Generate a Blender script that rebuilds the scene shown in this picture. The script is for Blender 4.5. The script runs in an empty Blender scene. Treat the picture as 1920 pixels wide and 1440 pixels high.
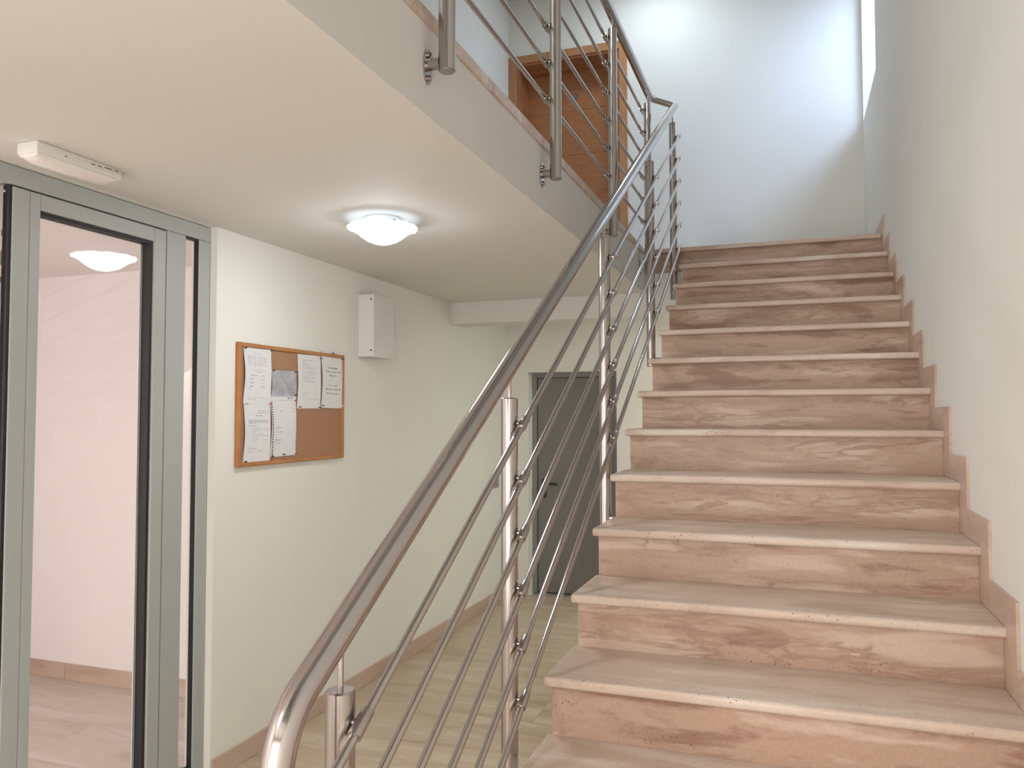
import bpy, bmesh, math, random
from mathutils import Vector, Matrix

random.seed(7)
S = bpy.context.scene
COL = S.collection

# ------------------------------------------------------------------ camera
cd = bpy.data.cameras.new('camera')
cd.sensor_fit = 'HORIZONTAL'; cd.sensor_width = 36.0
cd.lens = 1483.1 / 1920 * 36.0
cd.clip_start = 0.02
cam = bpy.data.objects.new('camera', cd); COL.objects.link(cam)
RX = (0.9418230555714229, 0.3361077416054433, -0.000958137253774787)
UY = (0.014133693396032829, -0.03675620265734616, 0.999224309290561)
FW = (-0.3358118084658362, 0.9411060341954569, 0.03936828286582857)
cam.matrix_world = Matrix(((RX[0], UY[0], -FW[0], 0.70065), (RX[1], UY[1], -FW[1], -1.63054),
                           (RX[2], UY[2], -FW[2], 1.11133), (0, 0, 0, 1)))
S.camera = cam

# ------------------------------------------------------------------ world, lights, exposure
W = bpy.data.worlds.new('world'); S.world = W; W.use_nodes = True
bg = W.node_tree.nodes['Background']
bg.inputs['Color'].default_value = (0.62, 0.78, 1.0, 1)
bg.inputs['Strength'].default_value = 2.0

def area(name, loc, rot, sx, sy, power, color, spread=180):
    l = bpy.data.lights.new(name, 'AREA'); l.shape = 'RECTANGLE'; l.size = sx; l.size_y = sy
    l.energy = power; l.color = color; l.spread = math.radians(spread)
    o = bpy.data.objects.new(name, l); COL.objects.link(o)
    o.location = loc; o.rotation_euler = rot
    return o
R = math.radians
# sky light falling through the landing window in the right wall
win = area('daylight_window', (3.0, 4.25, 5.3), (0, 0, 0), 1.3, 1.3, 105, (0.46, 0.62, 1.0))
win.rotation_euler = (Vector((3.0, 4.25, 5.3)) - Vector((1.0, 4.8, 3.7))).to_track_quat('Z', 'Y').to_euler()
# upper floor: landing lamp, plus unseen fill added for the near right wall
area('landing_lamp', (-0.35, 4.55, 4.93), (0, 0, 0), 0.3, 0.3, 10, (0.74, 0.88, 1.0))
area('corridor_fill', (-0.95, -0.4, 4.93), (0, 0, 0), 0.4, 0.4, 40, (0.93, 0.96, 1.0))
# large soft fill added behind the photographer, brightens risers and hall
area('front_fill', (-0.2, -3.2, 0.75), (R(90), 0, 0), 2.6, 1.9, 50, (1.0, 0.94, 0.93))
# unseen ceiling light added behind the photographer to reach the near right wall
area('entrance_fill', (-0.95, -1.9, 1.93), (0, 0, 0), 0.35, 0.35, 19, (1.0, 0.97, 0.95))
# unseen light added beyond the stairs, under the landing, to brighten the far wall
area('under_stair_fill', (0.85, 4.72, 1.9), (0, 0, 0), 0.5, 0.4, 22, (0.97, 1.0, 0.96))
# area light added out of view to brighten the vestibule
area('vestibule_fill', (-3.0, -1.5, 0.8), (R(90), 0, 0), 2.2, 2.0, 30, (1.0, 0.95, 0.955))

S.view_settings.view_transform = 'Standard'
S.view_settings.look = 'None'
S.view_settings.gamma = 1.0
S.view_settings.use_curve_mapping = False
S.view_settings.exposure = 0.52

# ------------------------------------------------------------------ materials
def new_mat(name):
    m = bpy.data.materials.new(name); m.use_nodes = True
    nt = m.node_tree; b = nt.nodes['Principled BSDF']
    return m, nt, b
def setc(b, col, rough=0.5, metal=0.0, spec=0.5):
    b.inputs['Base Color'].default_value = (*col, 1); b.inputs['Roughness'].default_value = rough
    b.inputs['Metallic'].default_value = metal; b.inputs['Specular IOR Level'].default_value = spec
def noise(nt, vec, scale, detail=3, rough=0.5, dist=0.0):
    n = nt.nodes.new('ShaderNodeTexNoise'); n.inputs['Scale'].default_value = scale
    n.inputs['Detail'].default_value = detail; n.inputs['Roughness'].default_value = rough
    n.inputs['Distortion'].default_value = dist
    if vec: nt.links.new(vec, n.inputs['Vector'])
    return n.outputs['Fac']
def ramp(nt, fac, stops):
    r = nt.nodes.new('ShaderNodeValToRGB'); e = r.color_ramp.elements
    while len(e) < len(stops): e.new(0.5)
    for k, (p, c) in enumerate(stops): e[k].position = p; e[k].color = (*c, 1) if len(c) == 3 else c
    nt.links.new(fac, r.inputs['Fac']); return r.outputs['Color']
def mixc(nt, fac, a, b, mode='MIX'):
    m = nt.nodes.new('ShaderNodeMix'); m.data_type = 'RGBA'; m.blend_type = mode
    for sock, v in (('Factor', fac),):
        if isinstance(v, (int, float)): m.inputs[0].default_value = v
        else: nt.links.new(v, m.inputs[0])
    for idx, v in ((6, a), (7, b)):
        if isinstance(v, tuple): m.inputs[idx].default_value = (*v, 1)
        else: nt.links.new(v, m.inputs[idx])
    return m.outputs[2]
def bump(nt, b, h, strength, dist=0.002):
    n = nt.nodes.new('ShaderNodeBump'); n.inputs['Strength'].default_value = strength
    n.inputs['Distance'].default_value = dist
    nt.links.new(h, n.inputs['Height']); nt.links.new(n.outputs['Normal'], b.inputs['Normal'])
def objvec(nt, scale=(1, 1, 1), per_object=False):
    tc = nt.nodes.new('ShaderNodeTexCoord'); v = tc.outputs['Object']
    if per_object:
        oi = nt.nodes.new('ShaderNodeObjectInfo')
        mu = nt.nodes.new('ShaderNodeMath'); mu.operation = 'MULTIPLY'; mu.inputs[1].default_value = 53.0
        nt.links.new(oi.outputs['Random'], mu.inputs[0])
        ad = nt.nodes.new('ShaderNodeVectorMath'); ad.operation = 'ADD'
        nt.links.new(v, ad.inputs[0]); nt.links.new(mu.outputs[0], ad.inputs[1]); v = ad.outputs[0]
    mp = nt.nodes.new('ShaderNodeMapping'); mp.inputs['Scale'].default_value = scale
    nt.links.new(v, mp.inputs['Vector']); return mp.outputs['Vector'], v

def paint(name, col, var=0.03, rough=0.75):
    m, nt, b = new_mat(name); setc(b, col, rough, 0, 0.25)
    v, _ = objvec(nt)
    f = noise(nt, v, 1.3, 3)
    c2 = tuple(max(0, x * (1 - var)) for x in col)
    nt.links.new(ramp(nt, f, [(0.3, c2), (0.7, col)]), b.inputs['Base Color'])
    bump(nt, b, noise(nt, v, 140, 4), 0.12, 0.001)
    return m

def travertine(name, base, dark, light, vdir=(1.0, 7.0, 16.0), rough=0.32, pits=0.5, grime=None):
    m, nt, b = new_mat(name); setc(b, base, rough, 0, 0.4)
    v, raw = objvec(nt, vdir, True)
    n1 = noise(nt, v, 0.9, 5, 0.55, 0.25)
    n2 = noise(nt, v, 1.3, 6, 0.55, 0.6)
    c = ramp(nt, n1, [(0.36, dark), (0.44, base), (0.53, base), (0.62, light)])
    mid = tuple(0.6 * d + 0.4 * x for d, x in zip(dark, base))
    vein = ramp(nt, n2, [(0.44, (0, 0, 0)), (0.485, (1, 1, 1)), (0.50, (1, 1, 1)), (0.545, (0, 0, 0))])
    lowf = noise(nt, v, 0.55, 2)
    msk = ramp(nt, lowf, [(0.44, (0, 0, 0)), (0.56, (0.9, 0.9, 0.9))])
    mm = nt.nodes.new('ShaderNodeMath'); mm.operation = 'MULTIPLY'
    nt.links.new(vein, mm.inputs[0]); nt.links.new(msk, mm.inputs[1])
    c = mixc(nt, mm.outputs[0], c, mid)
    # fine grain
    v3 = nt.nodes.new('ShaderNodeMapping'); v3.inputs['Scale'].default_value = (60, 60, 60)
    nt.links.new(raw, v3.inputs['Vector'])
    fg = noise(nt, v3.outputs[0], 1.5, 3)
    c = mixc(nt, 0.22, c, ramp(nt, fg, [(0.3, tuple(0.75 * x for x in base)), (0.7, tuple(min(1, 1.2 * x) for x in base))]))
    # pits, in patches
    pv = nt.nodes.new('ShaderNodeTexVoronoi'); pv.inputs['Scale'].default_value = 75
    pv.inputs['Randomness'].default_value = 1.0
    v4 = nt.nodes.new('ShaderNodeMapping'); v4.inputs['Scale'].default_value = (0.8, 1, 1)
    nt.links.new(raw, v4.inputs['Vector']); nt.links.new(v4.outputs[0], pv.inputs['Vector'])
    pt = ramp(nt, pv.outputs['Distance'], [(0.10, (1, 1, 1)), (0.19, (0, 0, 0))])
    v5 = nt.nodes.new('ShaderNodeMapping'); v5.inputs['Scale'].default_value = (2.5, 6, 6)
    nt.links.new(raw, v5.inputs['Vector'])
    pm = ramp(nt, noise(nt, v5.outputs[0], 1.6, 3), [(0.60 - 0.12 * pits, (0, 0, 0)), (0.75 - 0.12 * pits, (1, 1, 1))])
    pp = nt.nodes.new('ShaderNodeMath'); pp.operation = 'MULTIPLY'
    nt.links.new(pt, pp.inputs[0]); nt.links.new(pm, pp.inputs[1])
    c = mixc(nt, pp.outputs[0], c, tuple(0.35 * x for x in dark))
    nt.links.new(c, b.inputs['Base Color'])
    inv = nt.nodes.new('ShaderNodeMath'); inv.operation = 'SUBTRACT'; inv.inputs[0].default_value = 1
    nt.links.new(pp.outputs[0], inv.inputs[1])
    bump(nt, b, inv.outputs[0], 0.4, 0.0015)
    return m

def metal(name, col, rough, streak=0.0):
    m, nt, b = new_mat(name); setc(b, col, rough, 1.0)
    v, _ = objvec(nt, (1, 1, 1))
    f = noise(nt, v, 9, 4, 0.6)
    rr = nt.nodes.new('ShaderNodeMapRange'); rr.inputs['To Min'].default_value = rough * 0.7
    rr.inputs['To Max'].default_value = rough * 1.35
    nt.links.new(f, rr.inputs['Value']); nt.links.new(rr.outputs[0], b.inputs['Roughness'])
    return m

def wood(name, base, dark, scale=(2.0, 2.0, 22.0), rough=0.45):
    m, nt, b = new_mat(name); setc(b, base, rough, 0, 0.35)
    v, _ = objvec(nt, scale)
    f = noise(nt, v, 2.5, 6, 0.6, 0.8)
    nt.links.new(ramp(nt, f, [(0.3, dark), (0.65, base)]), b.inputs['Base Color'])
    bump(nt, b, f, 0.08, 0.001)
    return m

def plain(name, col, rough=0.5, metal_=0.0, spec=0.5, n=60, var=0.06):
    m, nt, b = new_mat(name); setc(b, col, rough, metal_, spec)
    v, _ = objvec(nt)
    f = noise(nt, v, n, 3)
    nt.links.new(ramp(nt, f, [(0.3, tuple(x * (1 - var) for x in col)), (0.7, col)]), b.inputs['Base Color'])
    return m

def emis(name, col, strength, base=(0.9, 0.9, 0.9)):
    m, nt, b = new_mat(name); setc(b, base, 0.3)
    b.inputs['Emission Color'].default_value = (*col, 1); b.inputs['Emission Strength'].default_value = strength
    return m

def glass(name, tint=(1, 1, 1), refl=0.06):
    m = bpy.data.materials.new(name); m.use_nodes = True; nt = m.node_tree
    for n in list(nt.nodes): nt.nodes.remove(n)
    out = nt.nodes.new('ShaderNodeOutputMaterial')
    t = nt.nodes.new('ShaderNodeBsdfTransparent'); t.inputs['Color'].default_value = (*tint, 1)
    g = nt.nodes.new('ShaderNodeBsdfGlossy'); g.inputs['Roughness'].default_value = 0.02
    lw = nt.nodes.new('ShaderNodeLayerWeight'); lw.inputs['Blend'].default_value = 0.5
    pw = nt.nodes.new('ShaderNodeMath'); pw.operation = 'POWER'; pw.inputs[1].default_value = 5.0
    nt.links.new(lw.outputs['Facing'], pw.inputs[0])
    f = nt.nodes.new('ShaderNodeMapRange'); f.inputs['To Min'].default_value = 0.045; f.inputs['To Max'].default_value = 1.0
    nt.links.new(pw.outputs[0], f.inputs['Value'])
    mx = nt.nodes.new('ShaderNodeMixShader')
    nt.links.new(f.outputs[0], mx.inputs[0]); nt.links.new(t.outputs[0], mx.inputs[1]); nt.links.new(g.outputs[0], mx.inputs[2])
    nt.links.new(mx.outputs[0], out.inputs['Surface'])
    return m

M = {}
M['wall'] = paint('cream wall paint', (0.79, 0.775, 0.72))
M['ceil'] = paint('cream ceiling paint', (0.70, 0.68, 0.645))
M['vest'] = paint('warm white vestibule paint', (0.86, 0.80, 0.775), 0.015)
M['plaster'] = paint('white plaster edge', (0.80, 0.77, 0.70))
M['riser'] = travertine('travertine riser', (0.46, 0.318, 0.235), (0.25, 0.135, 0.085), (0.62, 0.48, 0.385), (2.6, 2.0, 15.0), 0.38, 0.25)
M['tread'] = travertine('travertine tread', (0.585, 0.46, 0.375), (0.45, 0.315, 0.24), (0.69, 0.60, 0.52), (1.6, 8.0, 5.0), 0.33, 1.0)
M['floor'] = travertine('travertine floor', (0.50, 0.41, 0.29), (0.37, 0.285, 0.19), (0.60, 0.51, 0.39), (1.5, 9.0, 1.0), 0.30, 0.35)
M['vfloor'] = travertine('travertine vestibule floor', (0.62, 0.54, 0.48), (0.50, 0.42, 0.36), (0.70, 0.63, 0.58), (1.0, 6.0, 1.0), 0.30, 0.3)
M['skirt'] = travertine('pink travertine skirting', (0.55, 0.41, 0.325), (0.44, 0.30, 0.225), (0.63, 0.49, 0.41), (1.5, 1.5, 6.0), 0.4, 0.2)
M['grout'] = plain('floor joint', (0.42, 0.35, 0.26), 0.9)
M['steel'] = metal('polished stainless steel', (0.50, 0.46, 0.445), 0.12)
M['steel2'] = metal('brushed stainless steel', (0.44, 0.405, 0.385), 0.2)
M['alu'] = plain('grey lacquered aluminium', (0.385, 0.41, 0.395), 0.42, 0.0, 0.5, 200, 0.03)
M['rubber'] = plain('black rubber gasket', (0.012, 0.012, 0.012), 0.6)
M['spacer'] = plain('light glazing spacer', (0.55, 0.55, 0.52), 0.5)
M['glass'] = glass('clear glass')
M['lamp'] = emis('lit lamp glass', (0.92, 0.97, 1.0), 29.0)
M['lampin'] = emis('inner face of lamp glass', (0.75, 0.87, 1.0), 0.5)
M['bead'] = emis('glowing lamp bead', (0.7, 0.86, 1.0), 2.5)
M['lampbase'] = plain('white lamp base', (0.8, 0.8, 0.8), 0.4)
M['clip'] = metal('chrome lamp clip', (0.8, 0.8, 0.8), 0.1)
M['cork'] = plain('cork', (0.44, 0.245, 0.145), 0.9, 0, 0.2, 180, 0.25)
M['bframe'] = wood('board frame wood', (0.47, 0.21, 0.075), (0.36, 0.14, 0.045), (2, 2, 2))
M['paper'] = plain('white paper', (0.74, 0.73, 0.74), 0.8, 0, 0.2, 30, 0.03)
M['gpaper'] = plain('grey printed photograph sheet', (0.50, 0.50, 0.54), 0.7, 0, 0.2, 22, 0.28)
M['ink'] = plain('black ink', (0.09, 0.085, 0.09), 0.8)
M['inkl'] = plain('pale grey ink', (0.34, 0.33, 0.35), 0.8)
M['pinb'] = plain('black plastic', (0.015, 0.015, 0.018), 0.35)
M['pinr'] = plain('red plastic', (0.55, 0.03, 0.03), 0.35)
M['pinw'] = plain('white plastic', (0.75, 0.72, 0.7), 0.35)
M['cabinet'] = plain('white enamel', (0.68, 0.64, 0.62), 0.45, 0, 0.4, 12, 0.02)
M['bulk'] = plain('white plastic housing', (0.70, 0.68, 0.64), 0.45, 0, 0.4, 40, 0.06)
M['diff'] = plain('frosted diffuser', (0.80, 0.74, 0.72), 0.25, 0, 0.6, 40, 0.03)
M['dark'] = plain('dark slot', (0.10, 0.09, 0.08), 0.7)
M['gdoor'] = plain('grey painted steel door', (0.20, 0.19, 0.178), 0.5, 0, 0.4, 6, 0.05)
M['gframe'] = plain('grey painted steel door frame', (0.24, 0.235, 0.215), 0.5, 0, 0.4, 6, 0.05)
M['wdoor'] = wood('orange brown veneer door', (0.45, 0.195, 0.085), (0.35, 0.14, 0.055), (3.0, 3.0, 26.0), 0.4)
M['wframe'] = wood('orange brown door casing', (0.48, 0.24, 0.115), (0.40, 0.185, 0.08), (20.0, 3.0, 2.0), 0.4)
M['switch'] = plain('grey plastic', (0.33, 0.32, 0.29), 0.4)

# ------------------------------------------------------------------ builders
def tag(o, label=None, cat=None, group=None, kind=None):
    if label: o['label'] = label
    if cat: o['category'] = cat
    if group: o['group'] = group
    if kind: o['kind'] = kind
    return o
def empty(name, loc=(0, 0, 0)):
    o = bpy.data.objects.new(name, None); o.empty_display_size = 0.1; COL.objects.link(o); o.location = loc; return o
def link(name, me, parent=None, loc=None):
    o = bpy.data.objects.new(name, me); COL.objects.link(o)
    if parent:
        o.parent = parent
        if loc is not None: o.location = Vector(loc)
    elif loc is not None: o.location = loc
    return o
def wloc(o):
    v = Vector((0, 0, 0))
    while o: v += o.location; o = o.parent
    return v
def finish(name, bm, mat, parent=None, smooth=False, origin=None):
    """bm is in world coordinates; the origin is put at its centre."""
    xs = [v.co for v in bm.verts]
    lo = Vector((min(c[i] for c in xs) for i in range(3))); hi = Vector((max(c[i] for c in xs) for i in range(3)))
    c = Vector(origin) if origin is not None else (lo + hi) / 2
    bmesh.ops.translate(bm, verts=bm.verts, vec=-c)
    bmesh.ops.recalc_face_normals(bm, faces=bm.faces)
    me = bpy.data.meshes.new(name); bm.to_mesh(me); bm.free()
    for m in (mat if isinstance(mat, (list, tuple)) else [mat]): me.materials.append(m)
    if smooth:
        me.set_sharp_from_angle(angle=R(40)) if hasattr(me, 'set_sharp_from_angle') else None
        for p in me.polygons: p.use_smooth = True
    return link(name, me, parent, c - (wloc(parent) if parent else Vector((0, 0, 0))))
def bx(bm, lo, hi, bev=0.0, seg=1):
    x0, y0, z0 = lo; x1, y1, z1 = hi
    vs = [bm.verts.new(p) for p in ((x0, y0, z0), (x1, y0, z0), (x1, y1, z0), (x0, y1, z0), (x0, y0, z1), (x1, y0, z1), (x1, y1, z1), (x0, y1, z1))]
    fs = [bm.faces.new([vs[i] for i in f]) for f in ((3, 2, 1, 0), (4, 5, 6, 7), (0, 1, 5, 4), (1, 2, 6, 5), (2, 3, 7, 6), (3, 0, 4, 7))]
    if bev > 0:
        es = list({e for f in fs for e in f.edges})
        bmesh.ops.bevel(bm, geom=es, offset=bev, segments=seg, affect='EDGES', profile=0.5)
def box(name, lo, hi, mat, parent=None, bev=0.0, seg=1, smooth=False):
    bm = bmesh.new(); bx(bm, lo, hi, bev, seg); return finish(name, bm, mat, parent, smooth)
def boxes(name, lst, mat, parent=None, bev=0.0):
    bm = bmesh.new()
    for lo, hi in lst: bx(bm, lo, hi, bev)
    return finish(name, bm, mat, parent)
def tube(bm, pts, r, n=24, caps=True, radii=None):
    pts = [Vector(p) for p in pts]; rings = []
    t0 = (pts[1] - pts[0]).normalized()
    ref = Vector((1, 0, 0)) if abs(t0.x) < 0.9 else Vector((0, 1, 0))
    u = (ref - t0 * ref.dot(t0)).normalized()
    for i, p in enumerate(pts):
        a = (pts[i] - pts[i - 1]).normalized() if i else (pts[1] - pts[0]).normalized()
        b = (pts[i + 1] - pts[i]).normalized() if i < len(pts) - 1 else a
        t = (a + b).normalized()
        u = (u - t * u.dot(t)).normalized(); w = t.cross(u)
        k = 1 / max(0.3, t.dot(a))
        rr = radii[i] if radii else r
        ring = []
        for j in range(n):
            an = 2 * math.pi * j / n
            off = (u * math.cos(an) + w * math.sin(an)) * rr
            ring.append(bm.verts.new(p + off))
        rings.append(ring)
    for i in range(len(rings) - 1):
        for j in range(n):
            bm.faces.new((rings[i][j], rings[i][(j + 1) % n], rings[i + 1][(j + 1) % n], rings[i + 1][j]))
    if caps:
        bm.faces.new(rings[0][::-1]); bm.faces.new(rings[-1])
def rod(name, a, b, r, mat, parent=None, n=24, chamfer=0.0):
    bm = bmesh.new(); a = Vector(a); b = Vector(b); d = (b - a).normalized()
    if chamfer:
        tube(bm, [a, a + d * chamfer, b - d * chamfer, b], r, n, True, [r - chamfer, r, r, r - chamfer])
    else: tube(bm, [a, b], r, n)
    return finish(name, bm, mat, parent, True)
def prism(name, poly, axis, a, b, mat, parent=None, bev=0.0, seg=1, smooth=False):
    """poly: 2D points; extruded along axis from a to b."""
    bm = bmesh.new()
    def P(p, t):
        return {'x': (t, p[0], p[1]), 'y': (p[0], t, p[1]), 'z': (p[0], p[1], t)}[axis]
    v0 = [bm.verts.new(P(p, a)) for p in poly]; v1 = [bm.verts.new(P(p, b)) for p in poly]
    n = len(poly)
    bm.faces.new(v0); bm.faces.new(v1[::-1])
    for i in range(n): bm.faces.new((v0[i], v1[i], v1[(i + 1) % n], v0[(i + 1) % n]))
    return finish(name, bm, mat, parent, smooth)

# ------------------------------------------------------------------ dimensions
H, D = 0.175, 0.29962
XL, XR, YB, YF = -1.764, 1.251, 5.2, -3.3
ZF, ZC, ZU, ZT = -0.512, 1.969, 2.275, 4.98
XS = -0.278           # edge of the corridor slab
XN = 1.241            # face of the stair skirting
YL = 13 * D           # landing nose
T = 0.14

# ------------------------------------------------------------------ setting
def st(o): return tag(o, kind='structure')
# left wall with the entrance opening (y -0.66 .. 1.285)
OY0, OY1, OZ1 = -0.66, 1.285, 1.969
st(boxes('wall_left', [((XL - T, OY1, ZF - 0.1), (XL, YB, ZC)), ((XL - T, YF, ZF - 0.1), (XL, OY0, ZC)),
                       ((XL - T, YF, OZ1), (XL, YB, ZT))], M['wall']))
XO = XR + 0.30
# back wall with two door recesses
LD = (-1.582, -0.765, 1.500)     # lower door opening x0 x1 top
UD = (-1.700, -0.712, 4.375)     # upper door opening
bwl = []
bwl.append(((XL - T, YB, ZF - 0.1), (LD[0], YB + 0.45, ZU)))
bwl.append(((LD[1], YB, ZF - 0.1), (XR + 0.3, YB + 0.45, ZU)))
bwl.append(((LD[0], YB, LD[2]), (LD[1], YB + 0.45, ZU)))
bwl.append(((XL - T, YB, ZU), (UD[0], YB + 0.45, ZT)))
bwl.append(((UD[1], YB, ZU), (XO, YB + 0.45, ZT)))
bwl.append(((UD[0], YB, UD[2]), (UD[1], YB + 0.45, ZT)))
st(boxes('wall_back', bwl, M['wall']))
# right wall with the high window beside the landing
WY0, WY1, WZ0, WZ1 = 4.15, 5.165, 3.45, 4.72
XO = XR + 0.30
st(boxes('wall_right', [((XR, YF, ZF - 0.1), (XO, WY0, ZT)), ((XR, WY0, ZF - 0.1), (XO, YB, WZ0)),
                        ((XR, WY0, WZ1), (XO, YB, ZT)), ((XR, WY1, WZ0), (XO, YB, WZ1))], M['wall']))
st(boxes('wall_front', [((XL - T, YF - T, ZF - 0.1), (XR + 0.3, YF, ZT))], M['wall']))
st(boxes('ceiling', [((XL - T, YF - T, ZT), (XR + 0.55, YB + 0.45, ZT + 0.12))], M['ceil']))
# corridor slab over the hall: its underside is the hall ceiling; front strip bridges behind the photographer
st(boxes('ceiling', [((XL, YF, ZC), (XS, YB, ZU - 0.045)), ((XS, YF, ZC), (XR, -2.05, ZU - 0.045)),
                     ((XS, 3.93, ZC), (XR, YB, ZU - 0.045))], M['ceil']))
# dropped beam across the hall
st(box('trim_1', (XL, 3.885, 1.806), (XR, 4.09, ZC + 0.13), M['ceil']))
# upper floor finish
st(boxes('floor', [((XL, YF, ZU - 0.045), (XS - 0.12, YB, ZU)), ((XS - 0.12, YL + 0.30, ZU - 0.045), (XR, YB, ZU)),
                   ((XS - 0.12, YF, ZU - 0.045), (XR, -2.05, ZU))], M['floor']))

# hall floor of travertine slabs
fl = st(boxes('floor', [((XL - T, YF - T, ZF - 0.12), (XR, YB + 0.2, ZF - 0.012))], M['grout']))
def tile_mesh(w, d, mat):
    bm = bmesh.new(); bx(bm, (-w / 2 + .0005, -d / 2 + .0005, -0.012), (w / 2 - .0005, d / 2 - .0005, 0), 0.0006)
    me = bpy.data.meshes.new('floor_tile'); bm.to_mesh(me); bm.free(); me.materials.append(mat); return me
def lay(parent, x0, x1, y0, y1, w, d, mat, z, off=0.5, zero=0.0):
    base = wloc(parent); cache = {}
    j = 0; y = y0
    while y < y1 - 1e-4:
        dd = min(d, y1 - y)
        x = x0; first = True
        while x < x1 - 1e-4:
            ww = w * off if (first and j % 2) else w
            ww = min(ww, x1 - x); first = False
            key = (round(ww, 4), round(dd, 4))
            if key not in cache: cache[key] = tile_mesh(ww, dd, mat)
            link('floor_tile', cache[key], parent, Vector((x + ww / 2, y + dd / 2, z)) - base)
            x += ww
        y += dd; j += 1
lay(fl, XL, XR, -2.0, YB, 0.755, 0.40, M['floor'], ZF)

# vestibule beyond the entrance door
VX, VY = -4.3, 2.10
st(boxes('wall_vestibule', [((VX, VY, ZF - 0.1), (XL - T, VY + 0.1, 2.08)), ((VX - 0.1, -1.6, ZF - 0.1), (VX, VY + 0.1, 2.08)),
                            ((VX, -1.7, ZF - 0.1), (XL - T, -1.6, 2.08)),
                            ((XL - T - 0.02, OY1 + 0.02, ZF - 0.1), (XL - T, VY, 2.0)), ((XL - T - 0.02, -1.6, ZF - 0.1), (XL - T, OY0 - 0.02, 2.0))], M['vest']))
st(boxes('ceiling_vestibule', [((VX, -1.6, 1.99), (XL - T, VY, 2.08))], M['vest']))
vf = st(boxes('floor_vestibule', [((VX, -1.6, ZF - 0.12), (XL - T, VY, ZF - 0.012))], M['grout']))
lay(vf, VX, XL - T, -1.2, VY, 0.755, 0.40, M['vfloor'], ZF)
bbv = st(empty('baseboard_vestibule', (VX, VY, ZF)))
x = VX
while x < XL - T - 0.01:
    x2 = min(x + 0.75, XL - T - 0.021)
    box('skirting_slab', (x + 0.001, VY - 0.012, ZF), (x2 - 0.001, VY, ZF + 0.10), M['skirt'], bbv, 0.002)
    x += 0.75

# hall baseboards
bb = st(empty('baseboard_left', (XL, OY1, ZF)))
cuts = [OY1 - 0.001, 2.127, 2.959, 3.854, 4.65, YB - 0.012]
for a, b in zip(cuts[:-1], cuts[1:]):
    box('skirting_slab', (XL, a + 0.0012, ZF), (XL + 0.012, b - 0.0012, ZF + 0.098 + random.uniform(-0.003, 0.003)), M['skirt'], bb, 0.002)
bb2 = st(empty('baseboard_back', (XL, YB, ZF)))
for a, b in [(XL, LD[0]), (LD[1], 0.0), (0.0, 0.62), (0.62, XR)]:
    box('skirting_slab', (a + 0.001, YB - 0.012, ZF), (b - 0.001, YB, ZF + 0.098), M['skirt'], bb2, 0.002)

# stone edging of the corridor slab
ed = st(empty('trim_2', (XS, YF, ZU)))
cuts = [YF, -2.2, -1.1, -0.05, 0.86, 1.47, 2.60, 3.45, YL + 0.30]
for i, (a, b) in enumerate(zip(cuts[:-1], cuts[1:])):
    bm = bmesh.new(); bx(bm, (XS - 0.12, a + 0.0015, ZU - 0.045), (XS + 0.008, b - 0.0015, ZU), 0.004, 1)
    finish('edging_slab', bm, M['tread'], ed)
# wedge of wall skim below the last edging slab is left plain

# window in the right wall
wi = st(empty('window_1', (XO - 0.06, (WY0 + WY1) / 2, WZ0)))
fw = 0.05
boxes('window_frame', [((XO - 0.07, WY0, WZ0), (XO - 0.01, WY0 + fw, WZ1)), ((XO - 0.07, WY1 - fw, WZ0), (XO - 0.01, WY1, WZ1)),
                       ((XO - 0.07, WY0 + fw, WZ0), (XO - 0.01, WY1 - fw, WZ0 + fw)), ((XO - 0.07, WY0 + fw, WZ1 - fw), (XO - 0.01, WY1 - fw, WZ1))], M['lampbase'], wi)
box('window_pane', (XO - 0.045, WY0 + fw, WZ0 + fw), (XO - 0.039, WY1 - fw, WZ1 - fw), M['glass'], wi)

# ------------------------------------------------------------------ entrance door (aluminium and glass)
XD0, XD1 = XL - 0.106, XL - 0.036     # back and front face of the frame
e = st(empty('door_1', (XD0, OY0, ZF)))
ZH = 1.900
jb = 0.004
# fixed frame: head, jambs, mullion, sill
box('frame_head', (XD0, OY0, ZH), (XD1, OY1, OZ1 - 0.002), M['alu'], e, jb, 2)
box('frame_jamb', (XD1 - 0.034, 1.212, ZF), (XD1, OY1 - 0.001, ZH - 0.0005), M['alu'], e, jb, 2)
box('frame_jamb', (XD0, OY0, ZF), (XD1, OY0 + 0.07, ZH - 0.0005), M['alu'], e, jb, 2)
box('frame_mullion', (XD0, 1.018, ZF), (XD1, 1.130, ZH - 0.0005), M['alu'], e, jb, 2)
box('frame_sill', (XD0, 1.1305, ZF), (XD1, 1.2115, ZF + 0.085), M['alu'], e, jb, 2)
box('side_pane', (XD1 - 0.022, 1.130, ZF + 0.085), (XD1 - 0.016, 1.212, ZH), M['glass'], e)
boxes('gasket', [((XD1 - 0.026, 1.2085, ZF + 0.08), (XD1 - 0.004, 1.2125, ZH)), ((XD1 - 0.026, 1.1295, ZH - 0.008), (XD1 - 0.004, 1.2125, ZH + 0.001)),
                 ((XD1 - 0.026, 1.1295, ZF + 0.084), (XD1 - 0.004, 1.2125, ZF + 0.092))], M['rubber'], e)
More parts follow.
